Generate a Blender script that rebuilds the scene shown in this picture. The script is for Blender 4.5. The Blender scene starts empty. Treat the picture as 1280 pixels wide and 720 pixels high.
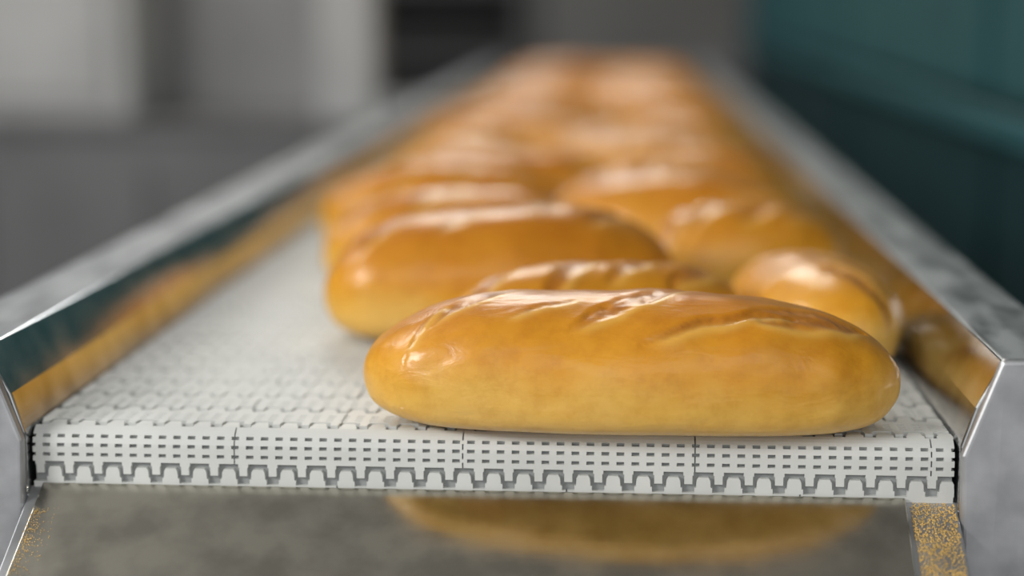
import bpy, bmesh, math, random
from mathutils import Vector, Matrix, noise, Euler
random.seed(11)
BZ = 0.90   # belt top height
scene = bpy.context.scene
scene.view_settings.view_transform = 'Standard'

# ---------------------------------------------------------------- materials
def new_mat(name):
    m = bpy.data.materials.new(name); m.use_nodes = True
    nt = m.node_tree
    return m, nt, nt.nodes['Principled BSDF']

def paint(name, col, rough=0.5, metal=0.0, nscale=6.0, namt=0.12, bump=0.0, coat=0.0, spec=.5):
    m, nt, b = new_mat(name)
    tc = nt.nodes.new('ShaderNodeTexCoord')
    n = nt.nodes.new('ShaderNodeTexNoise'); n.inputs['Scale'].default_value = nscale
    n.inputs['Detail'].default_value = 6
    nt.links.new(tc.outputs['Object'], n.inputs['Vector'])
    r = nt.nodes.new('ShaderNodeValToRGB')
    lo = [c*(1-namt) for c in col]; hi = [min(1, c*(1+namt)) for c in col]
    r.color_ramp.elements[0].position = 0.3; r.color_ramp.elements[1].position = 0.7
    r.color_ramp.elements[0].color = (*lo, 1); r.color_ramp.elements[1].color = (*hi, 1)
    nt.links.new(n.outputs['Fac'], r.inputs['Fac'])
    nt.links.new(r.outputs['Color'], b.inputs['Base Color'])
    b.inputs['Roughness'].default_value = rough
    b.inputs['Metallic'].default_value = metal
    b.inputs['Coat Weight'].default_value = coat
    b.inputs['Specular IOR Level'].default_value = spec
    if bump > 0:
        bp = nt.nodes.new('ShaderNodeBump'); bp.inputs['Strength'].default_value = bump
        bp.inputs['Distance'].default_value = 0.002
        nt.links.new(n.outputs['Fac'], bp.inputs['Height'])
        nt.links.new(bp.outputs['Normal'], b.inputs['Normal'])
    return m

def steel(name, col, rlo, rhi, stretch=(40, 1.5, 40), smudge=0.25, bump=0.03, metal=1.0, s2=35, st2=(1, 1, 1)):
    m, nt, b = new_mat(name)
    b.inputs['Metallic'].default_value = metal
    tc = nt.nodes.new('ShaderNodeTexCoord')
    mp = nt.nodes.new('ShaderNodeMapping'); mp.inputs['Scale'].default_value = stretch
    nt.links.new(tc.outputs['Object'], mp.inputs['Vector'])
    n = nt.nodes.new('ShaderNodeTexNoise'); n.inputs['Scale'].default_value = 12; n.inputs['Detail'].default_value = 8
    nt.links.new(mp.outputs['Vector'], n.inputs['Vector'])
    mp2 = nt.nodes.new('ShaderNodeMapping'); mp2.inputs['Scale'].default_value = st2
    nt.links.new(tc.outputs['Object'], mp2.inputs['Vector'])
    n2 = nt.nodes.new('ShaderNodeTexNoise'); n2.inputs['Scale'].default_value = s2; n2.inputs['Detail'].default_value = 5
    nt.links.new(mp2.outputs['Vector'], n2.inputs['Vector'])
    mr = nt.nodes.new('ShaderNodeMapRange')
    mr.inputs['From Min'].default_value = .3; mr.inputs['From Max'].default_value = .7
    mr.inputs['To Min'].default_value = rlo; mr.inputs['To Max'].default_value = rhi
    nt.links.new(n2.outputs['Fac'], mr.inputs['Value'])
    nt.links.new(mr.outputs['Result'], b.inputs['Roughness'])
    r = nt.nodes.new('ShaderNodeValToRGB')
    r.color_ramp.elements[0].position = .38; r.color_ramp.elements[1].position = .62
    r.color_ramp.elements[0].color = (*[c*(1-smudge) for c in col], 1)
    r.color_ramp.elements[1].color = (*col, 1)
    nt.links.new(n2.outputs['Fac'], r.inputs['Fac'])
    nt.links.new(r.outputs['Color'], b.inputs['Base Color'])
    bp = nt.nodes.new('ShaderNodeBump'); bp.inputs['Strength'].default_value = bump; bp.inputs['Distance'].default_value = .001
    nt.links.new(n.outputs['Fac'], bp.inputs['Height'])
    nt.links.new(bp.outputs['Normal'], b.inputs['Normal'])
    return m

def crust_mat():
    m, nt, b = new_mat('bread_crust')
    L = nt.links.new
    tc = nt.nodes.new('ShaderNodeTexCoord')
    sep = nt.nodes.new('ShaderNodeSeparateXYZ'); L(tc.outputs['Object'], sep.inputs[0])
    n1 = nt.nodes.new('ShaderNodeTexNoise'); n1.inputs['Scale'].default_value = 16; n1.inputs['Detail'].default_value = 6
    n1.inputs['Roughness'].default_value = .6
    L(tc.outputs['Object'], n1.inputs['Vector'])
    ma = nt.nodes.new('ShaderNodeMath'); ma.operation = 'MULTIPLY_ADD'
    L(n1.outputs['Fac'], ma.inputs[0]); ma.inputs[1].default_value = .055; L(sep.outputs['Z'], ma.inputs[2])
    mr = nt.nodes.new('ShaderNodeMapRange'); mr.inputs['From Min'].default_value = .018; mr.inputs['From Max'].default_value = .104
    L(ma.outputs[0], mr.inputs['Value'])
    rp = nt.nodes.new('ShaderNodeValToRGB'); cr = rp.color_ramp
    cr.elements[0].position = 0; cr.elements[0].color = (.62, .31, .045, 1)
    e = cr.elements.new(.12); e.color = (.77, .48, .13, 1)
    e = cr.elements.new(.38); e.color = (.77, .45, .085, 1)
    e = cr.elements.new(.60); e.color = (.70, .315, .016, 1)
    cr.elements[-1].position = 1; cr.elements[-1].color = (.53, .185, .004, 1)
    L(mr.outputs['Result'], rp.inputs['Fac'])
    n2 = nt.nodes.new('ShaderNodeTexNoise'); n2.inputs['Scale'].default_value = 75; n2.inputs['Detail'].default_value = 7
    n2.inputs['Roughness'].default_value = .7
    L(tc.outputs['Object'], n2.inputs['Vector'])
    r2 = nt.nodes.new('ShaderNodeValToRGB')
    r2.color_ramp.elements[0].position = .34; r2.color_ramp.elements[0].color = (.86, .78, .64, 1)
    r2.color_ramp.elements[1].position = .55; r2.color_ramp.elements[1].color = (1, 1, 1, 1)
    L(n2.outputs['Fac'], r2.inputs['Fac'])
    mx = nt.nodes.new('ShaderNodeMix'); mx.data_type = 'RGBA'; mx.blend_type = 'MULTIPLY'; mx.inputs[0].default_value = .8
    L(rp.outputs['Color'], mx.inputs[6]); L(r2.outputs['Color'], mx.inputs[7])
    at = nt.nodes.new('ShaderNodeAttribute'); at.attribute_name = 'slash'
    m2 = nt.nodes.new('ShaderNodeMix'); m2.data_type = 'RGBA'
    n3 = nt.nodes.new('ShaderNodeTexNoise'); n3.inputs['Scale'].default_value = 120; n3.inputs['Detail'].default_value = 4
    L(tc.outputs['Object'], n3.inputs['Vector'])
    r3 = nt.nodes.new('ShaderNodeValToRGB')
    r3.color_ramp.elements[0].position = .35; r3.color_ramp.elements[0].color = (.31, .10, .006, 1)
    r3.color_ramp.elements[1].position = .65; r3.color_ramp.elements[1].color = (.52, .19, .012, 1)
    L(n3.outputs['Fac'], r3.inputs['Fac'])
    L(at.outputs['Fac'], m2.inputs[0]); L(mx.outputs[2], m2.inputs[6]); L(r3.outputs['Color'], m2.inputs[7])
    at2 = nt.nodes.new('ShaderNodeAttribute'); at2.attribute_name = 'lip'
    m3 = nt.nodes.new('ShaderNodeMix'); m3.data_type = 'RGBA'
    L(at2.outputs['Fac'], m3.inputs[0]); L(m2.outputs[2], m3.inputs[6]); m3.inputs[7].default_value = (.82, .50, .11, 1)
    L(m3.outputs[2], b.inputs['Base Color'])
    rr = nt.nodes.new('ShaderNodeMapRange'); rr.inputs['To Min'].default_value = .32; rr.inputs['To Max'].default_value = .50
    L(n2.outputs['Fac'], rr.inputs['Value']); L(rr.outputs['Result'], b.inputs['Roughness'])
    b.inputs['Specular IOR Level'].default_value = .34
    b.inputs['Coat Weight'].default_value = .34; b.inputs['Coat Roughness'].default_value = .11
    b.inputs['Subsurface Weight'].default_value = .08
    b.inputs['Subsurface Radius'].default_value = (.01, .005, .002); b.inputs['Subsurface Scale'].default_value = .5
    mp = nt.nodes.new('ShaderNodeMapping'); mp.inputs['Scale'].default_value = (22, 60, 60)
    L(tc.outputs['Object'], mp.inputs['Vector'])
    nw = nt.nodes.new('ShaderNodeTexNoise'); nw.inputs['Scale'].default_value = 1.6; nw.inputs['Detail'].default_value = 4
    nw.inputs['Distortion'].default_value = .8
    L(mp.outputs['Vector'], nw.inputs['Vector'])
    b1 = nt.nodes.new('ShaderNodeBump'); b1.inputs['Strength'].default_value = .20; b1.inputs['Distance'].default_value = .003
    L(nw.outputs['Fac'], b1.inputs['Height'])
    bp = nt.nodes.new('ShaderNodeBump'); bp.inputs['Strength'].default_value = .24; bp.inputs['Distance'].default_value = .0010
    L(n2.outputs['Fac'], bp.inputs['Height']); L(b1.outputs['Normal'], bp.inputs['Normal'])
    L(bp.outputs['Normal'], b.inputs['Normal'])
    L(bp.outputs['Normal'], b.inputs['Coat Normal'])
    return m

CRUST = crust_mat()
M_STEEL = steel('guide_steel', (.62, .63, .64), .11, .20, bump=.02)
M_RIM = steel('guide_rim_steel', (.35, .37, .385), .35, .55, bump=.03, metal=.6, smudge=.60, s2=16, st2=(3, .8, 1))
M_CAP = steel('end_plate_steel', (.52, .53, .55), .30, .45, stretch=(6, 6, 40), bump=.03, metal=.75)
M_PLATE = steel('discharge_plate_steel', (.60, .575, .50), .12, .21, stretch=(1, 30, 30), bump=.02)
M_BELT = paint('white_belt_plastic', (.635, .65, .635), .45, nscale=18, namt=.07)
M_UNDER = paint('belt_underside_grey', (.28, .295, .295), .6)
M_FRAME = paint('frame_grey', (.20, .21, .21), .6)
M_GREY_D = paint('dark_grey_paint', (.155, .155, .160), .5)
M_GREY_M = paint('mid_grey_paint', (.28, .28, .285), .5)
M_GREY_L = paint('light_grey_paint', (.46, .46, .46), .5)
M_TEAL = paint('teal_paint', (.018, .088, .100), .7, spec=.25)
M_TEAL_D = paint('dark_teal_paint', (.008, .036, .042), .6, spec=.25)
M_TEAL_L = paint('light_teal_paint', (.025, .105, .12), .6, spec=.25)
M_BLACK = paint('black_rubber', (.01, .01, .012), .6)
M_WALL = paint('grey_wall_paint', (.36, .35, .33), .8, nscale=2)
M_FLOOR = paint('concrete_floor', (.10, .10, .105), .5, nscale=3, bump=.1)
M_CEIL = paint('ceiling_paint', (.6, .6, .6), .9)
M_CRUMB = paint('crumb_crust', (.74, .50, .17), .7, nscale=60, namt=.3)

# ---------------------------------------------------------------- helpers
def link(o, parent=None):
    scene.collection.objects.link(o)
    if parent: o.parent = parent
    return o

def mesh_obj(name, verts, faces, mat, parent=None, smooth=False, bevel=0, seg=2):
    me = bpy.data.meshes.new(name); me.from_pydata(verts, [], faces); me.update()
    bm = bmesh.new(); bm.from_mesh(me); bmesh.ops.recalc_face_normals(bm, faces=bm.faces); bm.to_mesh(me); bm.free()
    me.materials.append(mat)
    if smooth:
        for p in me.polygons: p.use_smooth = True
    o = bpy.data.objects.new(name, me); link(o, parent)
    if bevel:
        md = o.modifiers.new('bevel', 'BEVEL'); md.width = bevel; md.segments = seg; md.limit_method = 'ANGLE'
    return o

BOXF = [(0,3,2,1),(4,5,6,7),(0,1,5,4),(1,2,6,5),(2,3,7,6),(3,0,4,7)]
def box(name, x0, x1, y0, y1, z0, z1, mat, parent=None, bevel=0.004):
    v = [(x0,y0,z0),(x1,y0,z0),(x1,y1,z0),(x0,y1,z0),(x0,y0,z1),(x1,y0,z1),(x1,y1,z1),(x0,y1,z1)]
    return mesh_obj(name, v, BOXF, mat, parent, bevel=bevel)

def empty(name, loc=(0,0,0)):
    e = bpy.data.objects.new(name, None); e.location = loc; e.empty_display_size = .1
    return link(e)

def extrude_y(name, prof, y0, y1, mat, parent, bevel=0.002):
    n = len(prof)
    v = [(x, y0, z) for x, z in prof] + [(x, y1, z) for x, z in prof]
    f = [tuple(range(n)), tuple(range(2*n-1, n-1, -1))]
    f += [(i, (i+1) % n, n+(i+1) % n, n+i) for i in range(n)]
    return mesh_obj(name, v, f, mat, parent, bevel=bevel, seg=3)

def cyl(name, p0, p1, r, mat, parent=None, n=20):
    p0, p1 = Vector(p0), Vector(p1); d = (p1-p0).normalized()
    a = d.orthogonal().normalized(); b = d.cross(a)
    v = []
    for p in (p0, p1):
        for i in range(n):
            t = 2*math.pi*i/n
            v.append(tuple(p + a*math.cos(t)*r + b*math.sin(t)*r))
    f = [tuple(range(n-1, -1, -1)), tuple(range(n, 2*n))] + [(i, (i+1) % n, n+(i+1) % n, n+i) for i in range(n)]
    return mesh_obj(name, v, f, mat, parent, bevel=min(.003, r*.2))

def sstep(a, b, x):
    if a == b: return 0.0
    t = max(0, min(1, (x-a)/(b-a))); return t*t*(3-2*t)

# ---------------------------------------------------------------- loaves
def loaf_data(L, W, H, seed, slashes, nu=120, nv=56, bend=0.0, pw=2.5):
    z0 = .36*H
    rnd = random.Random(seed); off = Vector((rnd.uniform(-50, 50), rnd.uniform(-50, 50), rnd.uniform(-50, 50)))
    V, SL, LP = [], [], []
    def sp(v, e): return math.copysign(abs(v)**e, v)
    def point(s, ph):
        cy, sy = math.cos(ph), math.sin(ph)
        rw = max(0, 1-abs(s)**pw)**.5
        rh = max(0, 1-abs(s)**(pw+.1))**.52
        rl = max(0, 1-abs(s)**8)**.5
        x = s*L/2
        if sy >= 0:
            y = W/2*rw*sp(cy, .86); z = z0+(H-z0)*rh*sy**.98
        else:
            y = W/2*rw*sp(cy, .50); z = z0 - z0*rl*abs(sy)**.60
        y += bend*(1-s*s)
        return Vector((x, y, z))
    for i in range(nu+1):
        s = -math.cos(math.pi*i/nu)
        for j in range(nv):
            ph = 2*math.pi*j/nv
            p = point(s, ph)
            c = Vector((p.x*.85, 0, z0*1.0)); nrm = (p-c)
            nrm = nrm.normalized() if nrm.length > 1e-6 else Vector((math.copysign(1, s), 0, 0))
            n = noise.noise(p*14+off)*.0036 + noise.noise(p*38+off)*.0014 + noise.noise(Vector((p.x*45, p.y*95, p.z*95))+off)*.0005
            k = 1.0 if p.z > z0*.5 else p.z/(z0*.5)
            p = p + nrm*n*k
            sl = lp = 0.0
            up = sstep(.30*H, .58*H, p.z)
            for (cx, cy_, ang, hl, hw, dep) in slashes:
                ca, sa = math.cos(ang), math.sin(ang)
                dx, dy = p.x-cx, p.y-cy_
                l = dx*ca+dy*sa; d = -dx*sa+dy*ca
                d += noise.noise(Vector((l*60, cx*30, seed)))*.0028
                w = hw*(1-min(1, (abs(l)/hl))**2.2)
                if w <= 0: continue
                inside = sstep(-w*1.05, -w*.35, d)*(1-sstep(w*.6, w, d))
                e = (1-sstep(.6, 1, abs(l)/hl))
                lipm = math.exp(-((d+w)/.0026)**2)*e*up
                lipb = math.exp(-((d-w)/.0030)**2)*e*up
                tex = noise.noise(p*160+off)*.0006
                p = p + nrm*(-dep*inside*up + dep*.55*lipm + dep*.3*lipb + tex*inside*up)
                sl = max(sl, inside*up*e); lp = max(lp, lipm*.5)
            p.z = max(0.0, p.z)
            V.append(p); SL.append(sl*.85); LP.append(lp)
    F = []
    for i in range(nu):
        for j in range(nv):
            a = i*nv+j; b = i*nv+(j+1) % nv
            F.append((a, a+nv, b+nv, b))
    return V, F, SL, LP

def std_slashes(L, W, seed, n=4):
    r = random.Random(seed); out = []
    for k in range(n):
        cx = -L*.33 + L*.66*k/(n-1) + r.uniform(-.006, .006)
        out.append((cx, r.uniform(-.014, .004), math.radians(r.uniform(26, 42)), .045, .0085, .0011))
    return out

def make_loaf_obj(name, parts, loc, rotz):
    V, F, SL, LP = [], [], [], []
    for (v, f, sl, lp, M) in parts:
        o = len(V)
        V += [tuple(M @ p) for p in v]; F += [tuple(i+o for i in q) for q in f]; SL += sl; LP += lp
    me = bpy.data.meshes.new(name); me.from_pydata(V, [], F); me.update()
    for nm, dat in (('slash', SL), ('lip', LP)):
        a = me.attributes.new(nm, 'FLOAT', 'POINT'); a.data.foreach_set('value', dat)
    bm = bmesh.new(); bm.from_mesh(me); bmesh.ops.remove_doubles(bm, verts=bm.verts, dist=1e-6)
    bmesh.ops.recalc_face_normals(bm, faces=bm.faces); bm.to_mesh(me); bm.free()
    for p in me.polygons: p.use_smooth = True
    me.materials.append(CRUST)
    ob = bpy.data.objects.new(name, me); ob.location = loc; ob.rotation_euler = (0, 0, math.radians(rotz))
    return link(ob)

I4 = Matrix.Identity(4)
R = math.radians
hero_sl = [(-.086, -.006, R(36), .034, .0075, .0007),
           (-.048, -.020, R(28), .026, .0028, .0005),
           (.000, -.014, R(36), .044, .0095, .0008),
           (.048, -.032, R(17), .046, .0040, .0012),
           (.092, -.017, R(20), .040, .0135, .0010),
           (-.112, -.022, R(50), .018, .0022, .0004)]
d = loaf_data(.298, .108, .0720, 3, hero_sl, nu=320, nv=170, pw=3.0)
make_loaf_obj('bread_loaf', [(*d, I4)], (.080, .030, BZ+.0005), -.6)
near = [ # x, y, yaw, L, W, H
    (-.010, .296, 18, .258, .122, .089),
    (.058, .185, 24, .212, .082, .067),
    (.204, .254, 99, .205, .102, .062),
    (.170, .446, 16, .160, .090, .077),
    (-.056, .480, 10, .235, .100, .080),
    (.120, .605, -9, .250, .100, .080),
    (-.085, .650, 3, .235, .100, .088),
    (.128, .745, 9, .235, .098, .078),
]
for k, (x, y, yaw, L, W, H) in enumerate(near):
    d = loaf_data(L, W, H, 20+k, std_slashes(L, W, 20+k), nu=160, nv=72)
    make_loaf_obj('bread_loaf', [(*d, I4)], (x, y, BZ+.0005), yaw)
parts = []
y = .82; j = 0; row = 0
while y < 3.70:
    c = random.choice((-1, 1))*random.uniform(.03, .07)+.02
    for sx in (-1, 1):
        if sx < 0: xa, xb = random.uniform(-.225, -.180), c-.002
        else: xa, xb = c+.002, .247
        yaw = random.choice((-1, 1))*random.uniform(2, 15)
        L = (xb-xa)*random.uniform(.97, 1.0); W = random.uniform(.090, .108); H = random.uniform(.066, .088)
        d = loaf_data(L, W, H, 100+j, std_slashes(L, W, 100+j), nu=56, nv=30)
        M = Matrix.Translation(((xa+xb)/2, y+(.05 if sx > 0 else 0)+random.uniform(-.008, .008), 0)) @ Matrix.Rotation(R(yaw), 4, 'Z')
        parts.append((*d, M)); j += 1
    y += random.uniform(.145, .185); row += 1
make_loaf_obj('row_of_bread_loaves', parts, (0, 0, BZ+.0005), 0)

# ---------------------------------------------------------------- conveyor
conv = empty('conveyor')
XH = .254; NR = .012; DROP = .023
S_TOP = DROP + NR*math.pi/2
TH = .0035
def path(S, off):
    if S < DROP:
        return (0+off, BZ-NR-DROP+S)
    if S < S_TOP:
        a = (S-DROP)/NR
        r = NR-off
        return (NR-r*math.cos(a), BZ-NR+r*math.sin(a))
    return (NR+(S-S_TOP), BZ-off)
bv, bf = [], []
def bbox(x0, x1, s0, s1, taper=0.0, off=0.0):
    b = len(bv)
    for o in (TH, off):
        for (x, s) in ((x0, s0), (x1, s0), (x1-taper, s1), (x0+taper, s1)):
            yy, zz = path(s, o); bv.append((x, yy, zz))
    bf.extend([tuple(i+b for i in q) for q in BOXF])
P = .034; NT = 31; TP = 2*XH/NT
def bar(s0, s1, row):
    n = 4; w = 2*XH/n; sh = (row % 2)*w*.45 - w*.1
    xs = [-XH] + sorted(x for x in [-XH+sh+w*k for k in range(1, n+1)] if -XH+.01 < x < XH-.01) + [XH]
    for a, c in zip(xs, xs[1:]):
        k = max(1, int(round((s1-s0)/.0025))) if s0 < S_TOP+.002 else 1
        for q in range(k):
            bbox(a+.0004, c-.0004, s0+(s1-s0)*q/k, s0+(s1-s0)*(q+1)/k)
def slots(s0, s1, ph):
    n = NT*2; w = 2*XH/n
    for k in range(n):
        x = -XH+(k+ph)*w
        bbox(max(-XH, x+.0021), min(XH, x+w-.0021), s0, s1)
rows = 46; PH = .0048
for r_ in range(-1, rows):
    s = r_*P + PH
    for k in range(NT):
        x = -XH+k*TP; h = TP*.5
        last = k == NT-1
        # teeth hanging from the row above, with a small eyelet slot between them
        bbox(x+.0022, x+h-.0016, s+.0036, s+.0084)
        bbox(x+.0016, x+h-.0010, s+.0084, s+.0104)
        # teeth rising from the row below (rounded shoulders)
        bbox(x+h-.0004, x+TP+.0010 if not last else XH, s-.0012, s+.0016)
        bbox(x+h+.0004, x+TP+.0002 if not last else XH, s+.0016, s+.0056, taper=.0003)
        bbox(x+h+.0007, x+TP-.0001, s+.0056, s+.0074, taper=.0010)
    bar(s+.0104, s+.0134, r_)
    slots(s+.0134, s+.0154, 0)
    bar(s+.0154, s+.0188, r_)
    slots(s+.0188, s+.0208, 0)
    bar(s+.0208, s+.0240, r_)
    slots(s+.0240, s+.0260, 0)
    bar(s+.0260, s+.0328, r_)
s = rows*P+PH
Send = 4.2
while s < Send:
    bar(s+.001, s+.014, int(s/P)); bar(s+.016, s+P-.001, int(s/P)); s += P
mesh_obj('belt_links', bv, bf, M_BELT, conv)
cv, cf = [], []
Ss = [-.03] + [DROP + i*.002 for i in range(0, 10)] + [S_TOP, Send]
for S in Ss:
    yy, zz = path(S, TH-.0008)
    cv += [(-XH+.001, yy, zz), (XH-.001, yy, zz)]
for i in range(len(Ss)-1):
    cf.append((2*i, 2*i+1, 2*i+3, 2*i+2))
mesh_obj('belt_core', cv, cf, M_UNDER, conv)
cyl('nose_roller', (-XH+.004, NR+.012, BZ-.030), (XH-.004, NR+.012, BZ-.030), .0125, M_FRAME, conv)

prof = [(.2565, -.30), (.2550, -.002), (.2620, .020), (.2755, .046), (.322, .047), (.322, -.30)]
for nm, pr in (('side_guide_right', [(x, BZ+z) for x, z in prof]), ('side_guide_left', [(-x, BZ+z) for x, z in prof][::-1])):
    g = extrude_y(nm, pr, -.006, 4.25, M_STEEL, conv, .0014)
    g.data.materials.append(M_RIM)
    for p in g.data.polygons:
        if p.normal.z > .9: p.material_index = 1
for sgn, nm in ((1, 'right'), (-1, 'left')):
    pts = [(.2545, -.005), (.2735, .0475), (.3235, .0490), (.40, .0300), (.40, -.30), (.263, -.30)]
    v = [(sgn*x, -.012-.10*max(0, -z-.01)*.3, BZ+z) for x, z in pts] + [(sgn*x, -.006, BZ+z) for x, z in pts]
    n = len(pts)
    f = [tuple(range(n)), tuple(range(2*n-1, n-1, -1))] + [(i, (i+1) % n, n+(i+1) % n, n+i) for i in range(n)]
    mesh_obj('end_plate_'+nm, v, f, M_CAP, conv, bevel=.003, seg=4)

al = R(29); y0, z0 = -.0015, BZ-.0315
def on_plate(x, t, h=0.0): return (x, y0-t*math.cos(al)-h*math.sin(al), z0-t*math.sin(al)+h*math.cos(al))
Lp = .24
v = [on_plate(-.248, 0), on_plate(.228, 0), on_plate(.222, Lp), on_plate(-.252, Lp),
     on_plate(-.248, 0, -.003), on_plate(.228, 0, -.003), on_plate(.222, Lp, -.003), on_plate(-.252, Lp, -.003)]
mesh_obj('discharge_plate', v, BOXF, M_PLATE, conv, bevel=.0008)
v = [on_plate(-.2555, -.001, -.0035), on_plate(.2555, -.001, -.0035), on_plate(.2555, Lp, -.0035), on_plate(-.2555, Lp, -.0035),
     on_plate(-.2555, -.001, -.008), on_plate(.2555, -.001, -.008), on_plate(.2555, Lp, -.008), on_plate(-.2555, Lp, -.008)]
mesh_obj('plate_support', v, BOXF, M_CAP, conv, bevel=.0008)
box('front_crossbeam', -.2555, .2555, .03, .06, BZ-.22, BZ-.06, M_CAP, conv)
box('belt_bed', -.25, .25, .06, 4.2, BZ-.05, BZ-.012, M_FRAME, conv)
for ly in (.25, 1.5, 2.8, 4.0):
    for sx in (-1, 1):
        box('leg', sx*.29-.02, sx*.29+.02, ly, ly+.04, 0, BZ-.28, M_CAP, conv)
    box('leg_brace', -.28, .28, ly+.008, ly+.032, .25, .29, M_CAP, conv)

cvv, cff = [], []
def crumb(p, r):
    b = len(cvv)
    q = [Vector((0,0,1)), Vector((1,0,0)), Vector((0,1,0)), Vector((-1,0,0)), Vector((0,-1,0)), Vector((0,0,-1))]
    rot = Euler((random.random()*6, random.random()*6, random.random()*6)).to_matrix()
    for a in q: cvv.append(tuple(Vector(p)+rot @ (a*r*random.uniform(.6, 1.2))))
    for a in ((0,1,2),(0,2,3),(0,3,4),(0,4,1),(5,2,1),(5,3,2),(5,4,3),(5,1,4)): cff.append(tuple(i+b for i in a))
for _ in range(3600):
    crumb(on_plate(random.uniform(.230, .254), random.uniform(.001, .12), -.0029), random.uniform(.0003, .0006))
for _ in range(450):
    crumb(on_plate(-.2485+abs(random.gauss(0, .006)), .020+abs(random.gauss(.03, .03)), .0004), random.uniform(.0002, .0004))
mesh_obj('bread_crumbs', cvv, cff, M_CRUMB, conv)

# ---------------------------------------------------------------- room
box('floor', -5, 4, -4, 9, -.1, 0, M_FLOOR, bevel=0)
box('wall_back', -5, 4, 9, 9.1, 0, 3.4, M_WALL, bevel=0)
box('wall_left', -5.1, -5, -4, 9, 0, 3.4, M_WALL, bevel=0)
box('wall_right', 4, 4.1, -4, 9, 0, 3.4, M_WALL, bevel=0)
box('ceiling', -5, 4, -4, 9, 3.4, 3.5, M_CEIL, bevel=0)
box('baseboard_back', -5, 4, 8.97, 9, 0, .12, M_GREY_D)

lm = empty('packing_machine')
box('base_body', -3.4, -.44, 2.62, 3.5, .06, .865, M_GREY_D, lm, .01)
box('plinth', -3.35, -.48, 2.68, 3.45, 0, .06, M_BLACK, lm)
box('worktop', -3.42, -.43, 2.60, 3.52, .865, .885, M_GREY_D, lm, .006)
box('control_cabinet', -1.75, -.95, 2.62, 3.3, .885, 1.75, M_GREY_L, lm, .015)
box('cabinet_door', -1.70, -1.0, 2.605, 2.62, .93, 1.70, M_GREY_L, lm, .008)
cyl('door_handle', (-1.06, 2.585, 1.2), (-1.06, 2.585, 1.4), .01, M_BLACK, lm)
box('back_panel', -.95, -.56, 2.9, 3.0, .885, 1.75, M_GREY_M, lm)
box('upright_post', -.56, -.44, 2.62, 2.74, .885, 1.9, M_GREY_L, lm, .006)
for k in range(3):
    box('drawer_%d' % k, -1.6+k*.36, -1.28+k*.36, 2.605, 2.62, .3, .78, M_GREY_D, lm)

rk = empty('storage_rack')
box('side_left', -1.3, -1.24, 6.3, 6.9, 0, 2.0, M_GREY_D, rk)
box('side_right', -.36, -.30, 6.3, 6.9, 0, 2.0, M_GREY_D, rk)
box('rear_sheet', -1.24, -.36, 6.85, 6.9, .05, 2.0, M_GREY_D, rk)
for k in range(6):
    box('shelf_%d' % k, -1.24, -.36, 6.3, 6.85, .2+k*.33, .23+k*.33, M_GREY_D, rk)
tb = empty('end_table')
box('top', -.25, .55, 5.6, 6.4, .84, .88, M_GREY_D, tb)
box('lower_shelf', -.22, .52, 5.65, 6.35, .3, .33, M_GREY_M, tb)
for a in (-.23, .49):
    for c in (5.63, 6.33):
        box('leg', a, a+.04, c, c+.04, 0, .84, M_GREY_M, tb)

tm = empty('teal_oven_housing')
box('body', .60, 1.8, -.1, 6.5, .12, 2.1, M_TEAL_D, tm, .01)
box('plinth', .64, 1.75, -.05, 6.45, 0, .12, M_BLACK, tm)
yy = .0; k = 0
while yy < 6.0:
    box('side_panel_%d' % k, .580, .60, yy, yy+1.5, 1.0, 2.02, M_TEAL, tm, .012)
    box('lower_panel_%d' % k, .590, .60, yy, yy+1.5, .2, .93, M_TEAL_D, tm, .012)
    cyl('panel_handle_%d' % k, (.560, yy+.12, 1.2), (.560, yy+.12, 1.45), .011, M_BLACK, tm)
    yy += 1.56; k += 1
box('horizontal_rail', .575, .60, -.1, 6.5, .945, .985, M_TEAL_L, tm, .006)

# ---------------------------------------------------------------- lights
def area(name, loc, target, sx, sy, power, col=(1, 1, 1)):
    l = bpy.data.lights.new(name, 'AREA'); l.shape = 'RECTANGLE'; l.size = sx; l.size_y = sy; l.energy = power; l.color = col
    o = bpy.data.objects.new(name, l); o.location = loc
    o.rotation_euler = (Vector(target)-Vector(loc)).to_track_quat('-Z', 'Y').to_euler()
    return link(o)
area('overhead_light', (-.3, 3.3, 3.2), (-.3, 2.3, 0), 1.0, 2.0, 46, (1, .95, .84))
area('side_ceiling_light', (-2.3, .9, 3.0), (-.1, .8, .9), 1.0, 1.0, 34, (1, .98, .93))
area('window_light', (-1.9, -1.30, 1.95), (0, .1, .9), .70, .50, 40, (1, .98, .94))
area('front_fill_light', (.6, -2.6, 3.2), (0, .2, .9), 3.5, 2.0, 36, (1, .98, .94))  # added weak, broad fill from behind the camera, not a room fixture
area('rear_ceiling_light', (-1.5, 6.0, 3.3), (-1.5, 6, 0), 3.0, .5, 60, (.98, .99, 1))
w = bpy.data.worlds.new('world'); scene.world = w; w.use_nodes = True
w.node_tree.nodes['Background'].inputs[0].default_value = (.81, .81, .81, 1)
w.node_tree.nodes['Background'].inputs[1].default_value = 1.0

# ---------------------------------------------------------------- camera
cam = bpy.data.cameras.new('camera'); cam.lens = 60; cam.sensor_width = 36; cam.clip_start = .02
cam.dof.use_dof = True; cam.dof.focus_distance = .925; cam.dof.aperture_fstop = 1.8
co = bpy.data.objects.new('camera', cam); co.location = (.073, -.905, BZ+.234)
co.rotation_euler = (R(80.42), 0, R(3.70)); link(co)
scene.camera = co
